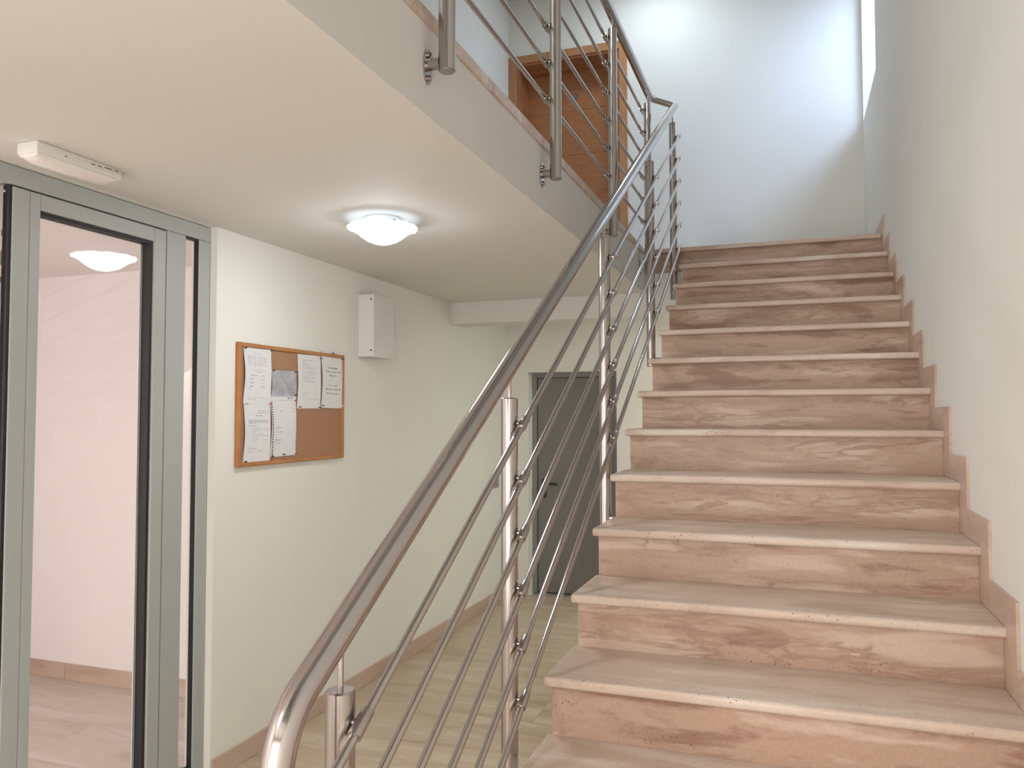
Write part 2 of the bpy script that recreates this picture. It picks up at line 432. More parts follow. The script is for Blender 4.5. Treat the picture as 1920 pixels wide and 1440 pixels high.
# right leaf
XF1 = XD1 + 0.002
lf = box('door_leaf', (XD0 + 0.004, 0.948, ZF + 0.012), (XF1, 1.013, ZH - 0.006), M['alu'], e, jb, 2)
box('leaf_stile', (XD0 + 0.004, 0.377, ZF + 0.012), (XF1, 0.418, ZH - 0.006), M['alu'], e, jb * 0.6, 2)
box('leaf_rail', (XD0 + 0.004, 0.4182, ZH - 0.006 - 0.058), (XF1 - 0.0006, 0.9478, ZH - 0.006), M['alu'], e, jb * 0.6, 2)
box('leaf_rail', (XD0 + 0.004, 0.4182, ZF + 0.012), (XF1 - 0.0006, 0.9478, ZF + 0.11), M['alu'], e, jb * 0.6, 2)
lp = box('leaf_pane', (XD0 + 0.020, 0.417, ZF + 0.10), (XD0 + 0.026, 0.949, ZH - 0.06), M['glass'], e)
lp.rotation_euler.z = R(-2.6)
box('threshold_slab', (XL - T, OY0, ZF - 0.012), (XL - 0.0005, OY1, ZF - 0.0004), M['tread'], e)
boxes('gasket', [((XD0 + 0.018, 0.9345, ZF + 0.109), (XF1 - 0.010, 0.9485, ZH - 0.064)), ((XD0 + 0.018, 0.4178, ZH - 0.077), (XF1 - 0.010, 0.9345, ZH - 0.0635)),
                 ((XD0 + 0.018, 0.4178, ZF + 0.109), (XF1 - 0.010, 0.9345, ZF + 0.117))], M['rubber'], e)
boxes('glazing_spacer', [((XD0 + 0.016, 0.9235, ZF + 0.117), (XD0 + 0.0215, 0.9345, ZH - 0.077))], M['spacer'], e)
# meeting stile with its lock edge
box('meeting_stile', (XD0 + 0.004, 0.312, ZF + 0.012), (XF1 + 0.001, 0.3755, ZH - 0.006), M['alu'], e, jb * 0.6, 2)
boxes('gasket', [((XD0 + 0.004, 0.300, ZF + 0.012), (XD1 - 0.002, 0.3118, ZH - 0.004)), ((XD0 + 0.012, 0.302, ZH - 0.0058), (XD1 - 0.012, 1.016, ZH - 0.0002)),
                 ((XD0 + 0.02, 1.0133, ZF + 0.01), (XD1 - 0.012, 1.0177, ZH - 0.004)), ((XD0 + 0.02, 0.3757, ZF + 0.01), (XD1 - 0.006, 0.3768, ZH - 0.006))], M['rubber'], e)
box('lock_edge', (XD0 + 0.006, 0.290, ZF + 0.012), (XD1 - 0.016, 0.2998, ZH - 0.004), M['steel2'], e)
for zz, hh in [(1.62, 0.05), (1.72, 0.02), (1.56, 0.02)]:
    box('bolt_keep', (XD0 + 0.03, 0.287, zz), (XD0 + 0.052, 0.2898, zz + hh), M['steel'], e)
rod('hinge_pin', (XD1 - 0.022, 0.296, ZH - 0.026), (XD1 - 0.009, 0.296, ZH - 0.026), 0.006, M['steel'], e, 12)

# ------------------------------------------------------------------ grey steel door under the landing
e = st(empty('door_2', (LD[0], YB, ZF)))
y0 = YB + 0.12
boxes('door_frame', [((LD[0], y0, ZF), (LD[0] + 0.045, y0 + 0.08, LD[2])), ((LD[1] - 0.045, y0, ZF), (LD[1], y0 + 0.08, LD[2])),
                     ((LD[0] + 0.045, y0, LD[2] - 0.045), (LD[1] - 0.045, y0 + 0.08, LD[2]))], M['gframe'], e)
boxes('door_shadow_gap', [((LD[0] + 0.045, y0 + 0.022, ZF), (LD[0] + 0.051, y0 + 0.08, LD[2] - 0.045)), ((LD[0] + 0.045, y0 + 0.022, LD[2] - 0.051), (LD[1] - 0.045, y0 + 0.08, LD[2] - 0.045)),
                          ((LD[0] + 0.045, y0 + 0.022, ZF), (LD[1] - 0.045, y0 + 0.08, ZF + 0.012))], M['rubber'], e)
leaf = box('door_leaf', (LD[0] + 0.051, y0 + 0.012, ZF + 0.012), (LD[1] - 0.045, y0 + 0.06, LD[2] - 0.051), M['gdoor'], e, 0.002)
# handle: oval plate with lever
bm = bmesh.new(); pts = []
for k in range(24):
    a = 2 * math.pi * k / 24
    pts.append((-1.468 + 0.021 * math.cos(a), 0.445 + (0.085 if math.sin(a) > 0 else -0.085) * 0.8 + 0.021 * math.sin(a)))
v0 = [bm.verts.new((p[0], y0 + 0.012, p[1])) for p in pts]; v1 = [bm.verts.new((p[0], y0 + 0.002, p[1])) for p in pts]
bm.faces.new(v0); bm.faces.new(v1[::-1])
for i in range(24): bm.faces.new((v0[i], v1[i], v1[(i + 1) % 24], v0[(i + 1) % 24]))
finish('handle_plate', bm, M['pinb'], leaf)
bm = bmesh.new(); tube(bm, [(-1.468, y0, 0.49), (-1.468, y0 - 0.045, 0.49), (-1.455, y0 - 0.055, 0.49), (-1.352, y0 - 0.055, 0.487), (-1.335, y0 - 0.04, 0.486)], 0.011, 12)
finish('door_handle', bm, M['pinb'], leaf, True)

# ------------------------------------------------------------------ wooden door on the upper corridor
e = st(empty('door_3', (UD[0], YB, ZU)))
cw = 0.062
bm = bmesh.new()
for lo, hi in [((UD[0] - cw, YB - 0.016, ZU), (UD[0] + 0.012, YB, UD[2] + cw)), ((UD[1] - 0.012, YB - 0.016, ZU), (UD[1] + cw, YB, UD[2] + cw)),
               ((UD[0] + 0.012, YB - 0.016, UD[2] - 0.012), (UD[1] - 0.012, YB, UD[2] + cw))]: bx(bm, lo, hi, 0.003)
finish('door_casing', bm, M['wframe'], e)
boxes('door_jamb', [((UD[0], YB, ZU), (UD[0] + 0.03, YB + 0.30, UD[2])), ((UD[1] - 0.03, YB, ZU), (UD[1], YB + 0.30, UD[2])),
                    ((UD[0] + 0.03, YB, UD[2] - 0.03), (UD[1] - 0.03, YB + 0.30, UD[2])),
                    ((UD[0] + 0.03, YB + 0.16, ZU), (UD[0] + 0.05, YB + 0.24, UD[2] - 0.03)), ((UD[1] - 0.05, YB + 0.16, ZU), (UD[1] - 0.03, YB + 0.24, UD[2] - 0.03)),
                    ((UD[0] + 0.05, YB + 0.16, UD[2] - 0.05), (UD[1] - 0.05, YB + 0.24, UD[2] - 0.03))], M['wdoor'], e)
z = ZU + 0.008; zs = [ZU + 0.008]
leafw = empty('door_leaf', (0, 0, 0)); leafw.parent = e; leafw.location = Vector(((UD[0] + UD[1]) / 2, YB + 0.24, ZU)) - wloc(e)
edges = [ZU + 0.008, 2.70, 3.12, 3.54, 3.96, UD[2] - 0.04]
for a, b in zip(edges[:-1], edges[1:]):
    box('door_panel', (UD[0] + 0.034, YB + 0.24, a + 0.0006), (UD[1] - 0.034, YB + 0.28, b - 0.0006), M['wdoor'], leafw, 0.001)
rod('peephole_disc', (-1.19, YB + 0.232, 4.09), (-1.19, YB + 0.2405, 4.09), 0.028, M['steel2'], leafw, 24, 0.002)
rod('door_handle', (-0.80, YB + 0.18, 3.30), (-0.92, YB + 0.18, 3.30), 0.010, M['steel2'], leafw, 12)
rod('handle_neck', (-0.80, YB + 0.18, 3.30), (-0.80, YB + 0.2405, 3.30), 0.010, M['steel2'], leafw, 12)

# ------------------------------------------------------------------ staircase
sc = tag(empty('staircase', (0.6, -2 * D, ZF)), 'straight travertine staircase with rounded treads rising to the landing along the right wall', 'staircase')
# plastered carcass: stepped side profile, inclined soffit
poly = [(-2 * D + 0.055, ZF)]
for k in range(-2, 13):
    z = H * k - 0.031
    poly.append((D * k + 0.055, z)); poly.append((D * (k + 1) + (0.055 if k < 12 else 0.022), z))
poly.append((YL - 0.02, 1.84))
sl = H / D
yb = YL - 0.02 - (1.84 - ZF) / sl
poly.append((yb, ZF))
prism('plaster_carcass', poly, 'x', 0.012, XR - 0.002, M['plaster'], sc)
# treads and risers, one mesh each, many objects
def tread_mesh():
    bm = bmesh.new()
    x0, x1, y0, y1, z0, z1 = 0.0, XN, 0.0, D + 0.034, -0.030, 0.0
    r = 0.011
    prof = []
    for k in range(6):
        a = math.pi / 2 * k / 5
        prof.append((y0 + r - r * math.sin(a), z0 + 0.006 * 0 + (r * 0.8) - r * 0.8 * math.cos(a)) if False else (y0 + r * (1 - math.sin(a)), z0 + r * (1 - math.cos(a))))
    for k in range(6):
        a = math.pi / 2 * k / 5
        prof.append((y0 + r * (1 - math.cos(a)), z1 - r * (1 - math.sin(a))))
    prof += [(y1, z1), (y1, z0)]
    n = len(prof)
    xs = [(x0 + 0.0, 0.008), (x0 + 0.003, 0.003), (x0 + 0.009, 0), (x1, 0)]
    rings = []
    for xx, ins in xs:
        ring = []
        for (yy, zz) in prof:
            cy = min(max(yy, y0 + ins), y1 - 0)
            cz = min(max(zz, z0 + ins), z1 - ins)
            ring.append(bm.verts.new((xx, cy, cz)))
        rings.append(ring)
    for i in range(len(rings) - 1):
        for j in range(n): bm.faces.new((rings[i][j], rings[i][(j + 1) % n], rings[i + 1][(j + 1) % n], rings[i + 1][j]))
    bm.faces.new(rings[0][::-1]); bm.faces.new(rings[-1])
    bmesh.ops.remove_doubles(bm, verts=bm.verts, dist=1e-5)
    bmesh.ops.recalc_face_normals(bm, faces=bm.faces)
    me = bpy.data.meshes.new('tread'); bm.to_mesh(me); bm.free(); me.materials.append(M['tread'])
    me.set_sharp_from_angle(angle=R(35))
    for p in me.polygons: p.use_smooth = True
    return me
tm = tread_mesh()
base = wloc(sc)
for k in range(-2, 13):
    link('tread', tm, sc, Vector((0, D * k, H * k)) - base)
bm = bmesh.new(); bx(bm, (0.018, 0.032, 0.0003), (XN, 0.052, H - 0.0305), 0.0)
rm = bpy.data.meshes.new('riser'); bm.to_mesh(rm); bm.free(); rm.materials.append(M['riser'])
for k in range(-2, 13):
    link('riser', rm, sc, Vector((0, D * k, H * (k - 1) if k > -2 else H * (k - 1))) - base)
# riser below the landing nose runs on to the corridor slab
box('riser', (XS - 0.02, YL + 0.030, 12 * H + 0.0003), (XN, YL + 0.050, ZU - 0.0305), M['riser'], sc)
bm = bmesh.new(); bx(bm, (XS + 0.0085, YL, ZU - 0.030), (XN, YL + 0.30, ZU), 0.006, 2)
finish('landing_nosing', bm, M['tread'], sc)
# stepped skirting on the wall: one notched slab per step
for k in range(-2, 14):
    y0 = D * k - 0.105; y1 = D * (k + 1) - 0.105; zt = H * k + 0.092
    rf = D * k + 0.032
    if k < 13:
        poly = [(y0, H * (k - 1) + 0.0925), (rf + 0.002, H * (k - 1) + 0.001), (rf + 0.002, H * k - 0.002), (rf, H * k - 0.002), (y1, H * k - 0.002)]
        # vertical piece beside the riser
        pv = [(y0, max(ZF, H * (k - 1) + 0.0008)), (rf, max(ZF, H * (k - 1) + 0.0008)), (rf, H * k), (D * (k + 1) + 0.031, H * k), (D * (k + 1) + 0.031, zt) if False else (y1, H * k), (y1, zt), (y0, zt)]
        pv = [(y0, max(ZF, H * (k - 1) + 0.0008)), (rf, max(ZF, H * (k - 1) + 0.0008)), (rf, H * k + 0.0006), (y1, H * k + 0.0006), (y1, zt), (y0, zt)]
        prism('skirting_slab', [(a + (0.0006 if a == y0 else -0.0006 if a == y1 else 0), b) for a, b in pv], 'x', XN + 0.0004, XR, M['skirt'], sc)
    else:
        pv = [(y0 + 0.0006, H * 12 + 0.0008), (rf, H * 12 + 0.0008), (rf, ZU + 0.0006), (YB - 0.001, ZU + 0.0006), (YB - 0.001, zt), (y0 + 0.0006, zt)]
        prism('skirting_slab', pv, 'x', XN + 0.0004, XR, M['skirt'], sc)

# old filler plugs in two risers
rod('filler_plug', (0.118, 3 * D + 0.0318, 0.427), (0.118, 3 * D + 0.0305, 0.427), 0.0055, M['skirt'], sc, 14)
box('filler_patch', (0.848, 3 * D + 0.0308, 0.402), (0.873, 3 * D + 0.0319, 0.411), M['skirt'], sc, 0.0003)

# ------------------------------------------------------------------ stair railing
PR = 0.0242
def railz(y): return 1.257 + 0.5915 * (y - 0.488)
sr = tag(empty('stair_railing', (-0.06, 0.48, 0)), 'polished steel railing with sloping handrail and six bars along the open side of the staircase', 'railing')
ca, sa = math.cos(math.atan(0.5915)), math.sin(math.atan(0.5915))
yc = -0.583; corner = Vector((-0.06, yc, railz(yc)))
up = Vector((0, ca, sa)); dn = Vector((0, 0, -1))
def fillet(c, d1, d2, Rr, n=12):
    """arc joining the ray from c along d1 to the ray from c along d2"""
    ang = d1.angle(d2); t = Rr / math.tan(ang / 2)
    ctr = c + (d1 + d2).normalized() * (Rr / math.sin(ang / 2))
    a = c + d1 * t - ctr; b = c + d2 * t - ctr
    tot = a.angle(b); out = []
    for i in range(n + 1):
        f = i / n
        out.append(ctr + (a * math.sin((1 - f) * tot) + b * math.sin(f * tot)) / math.sin(tot))
    return out
topy = 3.885
path = [Vector((-0.06, topy, railz(topy)))]
path += fillet(corner, up, dn, 0.15)
lowc = Vector((-0.06, yc, -0.20))
path += fillet(lowc, Vector((0, 0, 1)), Vector((0, 1, 0)), 0.10)
path.append(Vector((-0.06, -0.418, -0.20)))
bm = bmesh.new(); tube(bm, path, 0.0268, 32)
finish('handrail', bm, M['steel'], sr, True)

def post(parent, x, y, z0, z1, zr, arm_x, plate_x, bracket_z, PR=PR):
    p = rod('post', (x, y, z0), (x, y, z1), PR, M['steel2'], parent, 32, 0.003)
    rod('rail_pin', (x, y, z1 - 0.001), (x, y, zr), 0.0055, M['steel'], p, 14)
    s = -1 if plate_x < x else 1
    rod('bracket_arm', (x + s * (PR - 0.004), y, bracket_z), (plate_x - s * 0.004, y, bracket_z), 0.0165, M['steel2'], p, 24)
    # oval plate
    bm = bmesh.new(); pts = []
    for k in range(32):
        a = 2 * math.pi * k / 32
        pts.append((y + 0.026 * math.cos(a), bracket_z - 0.004 + 0.052 * math.sin(a)))
    v0 = [bm.verts.new((plate_x, q[0], q[1])) for q in pts]; v1 = [bm.verts.new((plate_x - s * 0.005, q[0], q[1])) for q in pts]
    bm.faces.new(v0); bm.faces.new(v1[::-1])
    for i in range(32): bm.faces.new((v0[i], v1[i], v1[(i + 1) % 32], v0[(i + 1) % 32]))
    finish('mounting_plate', bm, M['steel'], p)
    for dz in (-0.038, 0.030):
        bm = bmesh.new(); tube(bm, [(plate_x - s * 0.005, y, bracket_z + dz), (plate_x - s * 0.011, y, bracket_z + dz), (plate_x - s * 0.015, y, bracket_z + dz)], 0.009, 14, True, [0.009, 0.009, 0.004])
        finish('bolt_head', bm, M['steel2'], p, True)
    return p
posts = [(-0.400, 0.25), (0.480, 0.06), (1.682, 0.50), (2.850, 0.52), (3.785, 0.36)]
zend = {0: -0.40, 1: -0.05, 2: 0.640, 3: 1.385, 4: 1.895}
for i, (y, _) in enumerate(posts):
    zr = railz(y) - 0.015
    post(sr, -0.06, y, zend[i], railz(y) - (0.103 if i == 0 else 0.092), zr, 0, 0.0115, zend[i] + 0.035, 0.0262 if i == 0 else PR)
XBAR = -0.018
def barz(i, y): return 1.081 - 0.1535 * i + 0.5835 * (y - 0.468)
cb, sb = math.cos(math.atan(0.5835)), math.sin(math.atan(0.5835))
for i in range(6):
    ya, yb_ = -0.535, 3.835
    b = rod('bar', (XBAR, ya, barz(i, ya)), (XBAR, yb_, barz(i, yb_)), 0.0094, M['steel'], sr, 18, 0.002)
    for (y, _) in posts:
        z = barz(i, y); h = 0.028
        bm = bmesh.new()
        tube(bm, [(XBAR, y - h * cb, z - h * sb), (XBAR, y - (h - .004) * cb, z - (h - .004) * sb), (XBAR, y + (h - .004) * cb, z + (h - .004) * sb), (XBAR, y + h * cb, z + h * sb)], 0.0118, 18, True, [0.0130, 0.0137, 0.0124, 0.0116])
        tube(bm, [(XBAR, y, z), (-0.06 + PR - 0.003, y, z)], 0.0055, 12)
        finish('bar_holder', bm, M['steel2'], b, True)

# ------------------------------------------------------------------ corridor railing
ur = tag(empty('corridor_railing', (-0.215, 1.5, ZU)), 'polished steel balustrade with level handrail bolted to the side of the upper corridor slab', 'railing')
XU = -0.215; ZUR = 3.315
bm = bmesh.new(); tube(bm, [(XU, -1.95, ZUR), (XU, 3.80, ZUR)], 0.0255, 32)
finish('handrail', bm, M['steel'], ur, True)
# short elbow joining both handrails
bm = bmesh.new(); tube(bm, [(XU, 3.80, ZUR), (XU + 0.006, 3.815, ZUR - 0.001), (XU + 0.03, 3.835, ZUR - 0.006), (-0.085, 3.872, 3.278), (-0.06, 3.885, railz(3.885))], 0.020, 20)
finish('rail_elbow', bm, M['steel2'], ur, True)
for c in [(XU + 0.010, 3.822, ZUR + 0.004), (-0.068, 3.884, railz(3.885) + 0.006)]:
    bm = bmesh.new(); bmesh.ops.create_uvsphere(bm, u_segments=20, v_segments=12, radius=0.0235)
    bmesh.ops.translate(bm, verts=bm.verts, vec=c); finish('elbow_ball', bm, M['steel'], ur, True)
uposts = [-0.70, 0.388, 1.478, 2.585, 3.690]
for y in uposts:
    post(ur, XU, y, 2.085, 3.238, ZUR - 0.01, 0, XS, 2.113)
XUB = -0.256
for i in range(6):
    z = 3.200 - 0.1545 * i
    b = rod('bar', (XUB, -1.9, z), (XUB, 3.775, z), 0.0090, M['steel'], ur, 18, 0.002)
    for y in uposts:
        bm = bmesh.new(); h = 0.028
        tube(bm, [(XUB, y - h, z), (XUB, y - h + .004, z), (XUB, y + h - .004, z), (XUB, y + h, z)], 0.0118, 18, True, [0.0118, 0.0132, 0.0132, 0.0118])
        tube(bm, [(XUB, y, z), (XU - PR + 0.003, y, z)], 0.0055, 12)
        finish('bar_holder', bm, M['steel2'], b, True)

# ------------------------------------------------------------------ lamps
def ceiling_lamp(label, cx, cy, zc, mat, rad=0.152):
    t = tag(empty('ceiling_lamp', (cx, cy, zc)), label, 'lamp')
    rod('lamp_base', (cx, cy, zc - 0.030), (cx, cy, zc), rad * 0.55, M['lampbase'], t, 40, 0.004)
    # domed glass dish with a wavy rim
    bm = bmesh.new(); prof = [(0.0, -0.112), (0.25, -0.108), (0.45, -0.096), (0.62, -0.078), (0.76, -0.060), (0.88, -0.050), (0.97, -0.046), (1.0, -0.041), (0.985, -0.037), (0.9, -0.040), (0.75, -0.050), (0.6, -0.062), (0.5, -0.070)]
    n = 72; rings = []
    for pr, pz in prof[1:]:
        ring = []
        for j in range(n):
            a = 2 * math.pi * j / n
            wob = 0.0025 * math.cos(12 * a) if pr > 0.9 else 0
            ring.append(bm.verts.new((cx + pr * rad * math.cos(a), cy + pr * rad * math.sin(a), zc + pz + wob)))
        rings.append(ring)
    c = bm.verts.new((cx, cy, zc + prof[0][1]))
    for j in range(n): bm.faces.new((c, rings[0][(j + 1) % n], rings[0][j]))
    for i in range(len(rings) - 1):
        for j in range(n): bm.faces.new((rings[i][j], rings[i][(j + 1) % n], rings[i + 1][(j + 1) % n], rings[i + 1][j]))
    bm.faces.new(rings[-1])
    d = finish('lamp_shade', bm, [mat, M['lampin']], t, True)
    for p in d.data.polygons:
        if p.index >= n + n * 6: p.material_index = 1
    # row of small teeth holding the dish, seen as bright beads above the rim
    for k in range(16):
        a = 2 * math.pi * (k + 0.5) / 16
        x, y = cx + rad * 0.86 * math.cos(a), cy + rad * 0.86 * math.sin(a)
        bm = bmesh.new(); tube(bm, [(x, y, zc - 0.046), (x, y, zc - 0.034), (x, y, zc - 0.026)], 0.006, 8, True, [0.007, 0.006, 0.002])
        finish('glass_bead', bm, M['bead'], t, True)
    for a in (R(200), R(320), R(80)):
        x, y = cx + rad * 0.93 * math.cos(a), cy + rad * 0.93 * math.sin(a)
        box('rim_clip', (x - 0.004, y - 0.004, zc - 0.052), (x + 0.004, y + 0.004, zc - 0.030), M['clip'], t, 0.001)
    return t
ceiling_lamp('lit round glass ceiling lamp with wavy rim on the hall ceiling', -0.982, 1.405, ZC, M['lamp'])

# emergency light on the ceiling
el = tag(empty('emergency_light', (-1.548, 0.34, ZC)), 'long white emergency light with curved diffuser on the ceiling above the glass door', 'light fixture')
bm = bmesh.new(); bx(bm, (-1.592, 0.160, ZC - 0.038), (-1.504, 0.488, ZC), 0.005, 2)
finish('housing', bm, M['bulk'], el, True)
bm = bmesh.new(); nseg = 10; r0 = []; r1 = []; r2 = []; r3 = []
for k in range(nseg + 1):
    a = math.pi * k / nseg
    px = -1.548 - 0.040 * math.cos(a); pz = ZC - 0.038 - 0.024 * math.sin(a) ** 0.8
    r0.append(bm.verts.new((px, 0.165, ZC - 0.038 - (ZC - 0.038 - pz) * 0.45))); r1.append(bm.verts.new((px, 0.190, pz)))
    r2.append(bm.verts.new((px, 0.440, pz))); r3.append(bm.verts.new((px, 0.470, ZC - 0.038 - (ZC - 0.038 - pz) * 0.3)))
for A, B in ((r0, r1), (r1, r2), (r2, r3)):
    for k in range(nseg): bm.faces.new((A[k], A[k + 1], B[k + 1], B[k]))
bm.faces.new(r0); bm.faces.new(r3[::-1])
finish('diffuser', bm, M['diff'], el, True)
for (yy, ww, zz) in [(0.368, 0.014, 0.014), (0.395, 0.014, 0.013), (0.430, 0.030, 0.010), (0.465, 0.016, 0.009), (0.262, 0.008, 0.020)]:
    box('vent_slot', (-1.5045, yy - ww / 2, ZC - zz - 0.003), (-1.5030, yy + ww / 2, ZC - zz), M['dark'], el)

# ------------------------------------------------------------------ wall box, switch
cb_ = tag(empty('wall_cabinet', (XL, 2.65, 1.46)), 'white metal box mounted high on the hall wall right of the notice board', 'cabinet')
cxo = XL + 0.108
box('cabinet_body', (XL, 2.522, 1.462), (cxo - 0.012, 2.772, 1.838), M['cabinet'], cb_, 0.003, 1)
box('cabinet_cover', (cxo - 0.0118, 2.520, 1.460), (cxo, 2.774, 1.840), M['cabinet'], cb_, 0.003, 1)
for zz in (1.500, 1.805):
    rod('screw', (cxo - 0.018, 2.5205, zz), (cxo - 0.018, 2.5165, zz), 0.005, M['dark'], cb_, 12)
box('latch', (cxo, 2.760, 1.600), (cxo + 0.004, 2.7725, 1.625), M['cabinet'], cb_, 0.001)
sw = tag(empty('light_switch', (XL, 4.84, 0.545)), 'small grey light switch low on the hall wall near the far corner', 'switch')
box('switch_plate', (XL, 4.79, 0.478), (XL + 0.012, 4.90, 0.612), M['switch'], sw, 0.003)
box('rocker', (XL + 0.0121, 4.815, 0.505), (XL + 0.018, 4.875, 0.585), M['switch'], sw, 0.002)

# ------------------------------------------------------------------ notice board with its papers
nb = tag(empty('notice_board', (XL, 1.88, 0.87)), 'wood framed cork notice board with papers pinned on the hall wall', 'notice board')
BY0, BY1, BZ0, BZ1 = 1.418, 2.341, 0.869, 1.457
xb0 = XL + 0.001; xb1 = XL + 0.022
fwb = 0.020
box('frame_side', (xb0, BY0, BZ0), (xb1, BY0 + fwb, BZ1), M['bframe'], nb, 0.004, 2)
box('frame_side', (xb0, BY1 - fwb, BZ0), (xb1, BY1, BZ1), M['bframe'], nb, 0.004, 2)
box('frame_rail', (xb0, BY0 + fwb, BZ0), (xb1 - 0.001, BY1 - fwb, BZ0 + fwb), M['bframe'], nb, 0.004, 2)
box('frame_rail', (xb0, BY0 + fwb, BZ1 - fwb), (xb1 - 0.001, BY1 - fwb, BZ1), M['bframe'], nb, 0.004, 2)
xc = XL + 0.012
box('cork_panel', (xb0, BY0 + fwb, BZ0 + fwb), (xc, BY1 - fwb, BZ1 - fwb), M['cork'], nb)
for y in (1.610, 2.135):
    boxes('hanger_clip', [((XL + 0.0005, y - 0.010, BZ1 - 0.002), (XL + 0.004, y + 0.010, BZ1 + 0.008))], M['steel2'], nb)

def sheet(label, y0, y1, z0, z1, mat, off=0.0015, curl=0.004, skew=0.0, group='papers pinned to the notice board'):
    """paper with a slight bulge; returns (object, function mapping page coords to world)"""
    nu, nv = 8, 14
    ph = random.uniform(0, 6)
    def P(u, v):
        bul = curl * (math.sin(math.pi * v) ** 2) * (0.25 + 0.75 * abs(2 * u - 1)) + 0.0006 * math.sin(9 * v + ph)
        pinch = 0.006 * math.sin(math.pi * v) * (1 if u < 0.5 else -1) * abs(2 * u - 1) * (curl / 0.006)
        return Vector((xc + off + 0.0008 + bul, y0 + (y1 - y0) * u + pinch + skew * v, z0 + (z1 - z0) * v + 0.001 * math.sin(5 * u + ph)))
    bm = bmesh.new(); g = [[bm.verts.new(P(i / nu, j / nv)) for i in range(nu + 1)] for j in range(nv + 1)]
    g2 = [[bm.verts.new(P(i / nu, j / nv) - Vector((0.0005, 0, 0))) for i in range(nu + 1)] for j in range(nv + 1)]
    for j in range(nv):
        for i in range(nu):
            bm.faces.new((g[j][i], g[j][i + 1], g[j + 1][i + 1], g[j + 1][i]))
            bm.faces.new((g2[j][i], g2[j + 1][i], g2[j + 1][i + 1], g2[j][i + 1]))
    rim = [(0, i) for i in range(nu + 1)] + [(j, nu) for j in range(1, nv + 1)] + [(nv, i) for i in range(nu - 1, -1, -1)] + [(j, 0) for j in range(nv - 1, 0, -1)]
    for k in range(len(rim)):
        a = rim[k]; b = rim[(k + 1) % len(rim)]
        bm.faces.new((g[a[0]][a[1]], g2[a[0]][a[1]], g2[b[0]][b[1]], g[b[0]][b[1]]))
    o = finish('paper_sheet', bm, mat, None, True)
    tag(o, label, 'paper', group)
    def Q(u, v): return P(u, v) + Vector((0.00045, 0, 0))
    return o, Q
def words(o, Q, lines, mat, name='printed_text'):
    """lines: (u0, u1, v, height, density): rows of small letter-like strokes grouped in words"""
    bm = bmesh.new()
    def quad(u0, u1, v0, v1):
        vs = [bm.verts.new(Q(a, b)) for a, b in ((u0, v0), (u1, v0), (u1, v1), (u0, v1))]
        bm.faces.new(vs)
    for (u0, u1, v, h, lw) in lines:
        u = u0; left = random.randint(3, 9)
        while u < u1:
            if left == 0: u += lw * 1.1; left = random.randint(3, 10); continue
            hh = h * random.choice((0.65, 0.65, 0.65, 1.0, 0.65, 0.9))
            quad(u, u + lw * 0.42, v, v + hh)
            if random.random() < 0.7: quad(u + lw * 0.3, u + lw * 0.7, v + h * random.choice((0, 0.5, 0.28)), v + h * random.choice((0.62, 0.65)) )
            u += lw; left -= 1
    bmesh.ops.recalc_face_normals(bm, faces=bm.faces)
    base = wloc(o)
    bmesh.ops.translate(bm, verts=bm.verts, vec=-base)
    me = bpy.data.meshes.new(name); bm.to_mesh(me); bm.free(); me.materials.append(mat)
    c = link(name, me, o, (0, 0, 0)); c['kind'] = 'stuff'; return c

sA, qA = sheet('white typed notice at the top left of the notice board, faint list in its middle', 1.456, 1.668, 1.168, 1.436, M['paper'], 0.0034, 0.007)
L = [(0.36, 0.62, 0.90, 0.016, 0.022)] + [(0.12, 0.9 if i % 2 else 0.78, 0.845 - 0.032 * i, 0.017, 0.022) for i in range(6)] + [(0.25, 0.8, 0.60, 0.015, 0.024), (0.42, 0.65, 0.565, 0.015, 0.024)]
words(sA, qA, L, M['inkl'])
words(sA, qA, [(0.20, 0.45, 0.50, 0.020, 0.03), (0.20, 0.32, 0.435, 0.020, 0.03), (0.20, 0.33, 0.37, 0.020, 0.03), (0.20, 0.34, 0.305, 0.020, 0.03), (0.18, 0.23, 0.27, 0.018, 0.03)], M['ink'], 'handwritten_names')
words(sA, qA, [(0.62, 0.78, 0.50 - 0.065 * i, 0.018, 0.04) for i in range(4)] + [(0.15, 0.9, 0.10, 0.012, 0.03), (0.15, 0.45, 0.07, 0.012, 0.03)], M['inkl'])
sB, qB = sheet('white letter at the bottom left of the notice board with a signature near its foot', 1.462, 1.668, 0.887, 1.178, M['paper'], 0.0018, 0.007)
L = [(0.52, 0.92, 0.845 - 0.022 * i, 0.014, 0.02) for i in range(3)] + [(0.15, 0.9, 0.685 - 0.018 * i, 0.014, 0.018) for i in range(3)] + [(0.15, 0.4, 0.64, 0.014, 0.02), (0.13, 0.48, 0.59, 0.012, 0.02)]
L += [(0.28, 0.92, 0.545, .012, .02), (0.28, 0.95, 0.515, .012, .02), (0.26, 0.45, 0.49, .012, .02), (0.28, 0.72, 0.455, .012, .02), (0.26, 0.95, 0.425, .012, .02), (0.26, 0.55, 0.40, .012, .02), (0.26, 0.9, 0.36, .012, .02), (0.28, 0.4, 0.335, .012, .02)]
words(sB, qB, L, M['inkl'])
words(sB, qB, [(0.42, 0.68, 0.755, 0.018, 0.03)], M['ink'])
words(sB, qB, [(0.15, 0.50, 0.21, 0.020, 0.035), (0.15, 0.34, 0.165, 0.012, 0.05), (0.55, 0.68, 0.175, 0.02, 0.04)], M['inkl'], 'signature')
sD, qD = sheet('white timetable sheet low on the notice board with a dark hatched left edge', 1.668, 1.880, 0.905, 1.216, M['paper'], 0.0026, 0.005)
words(sD, qD, [(0.66, 0.86, 0.935, 0.030, 0.05)], M['ink'])
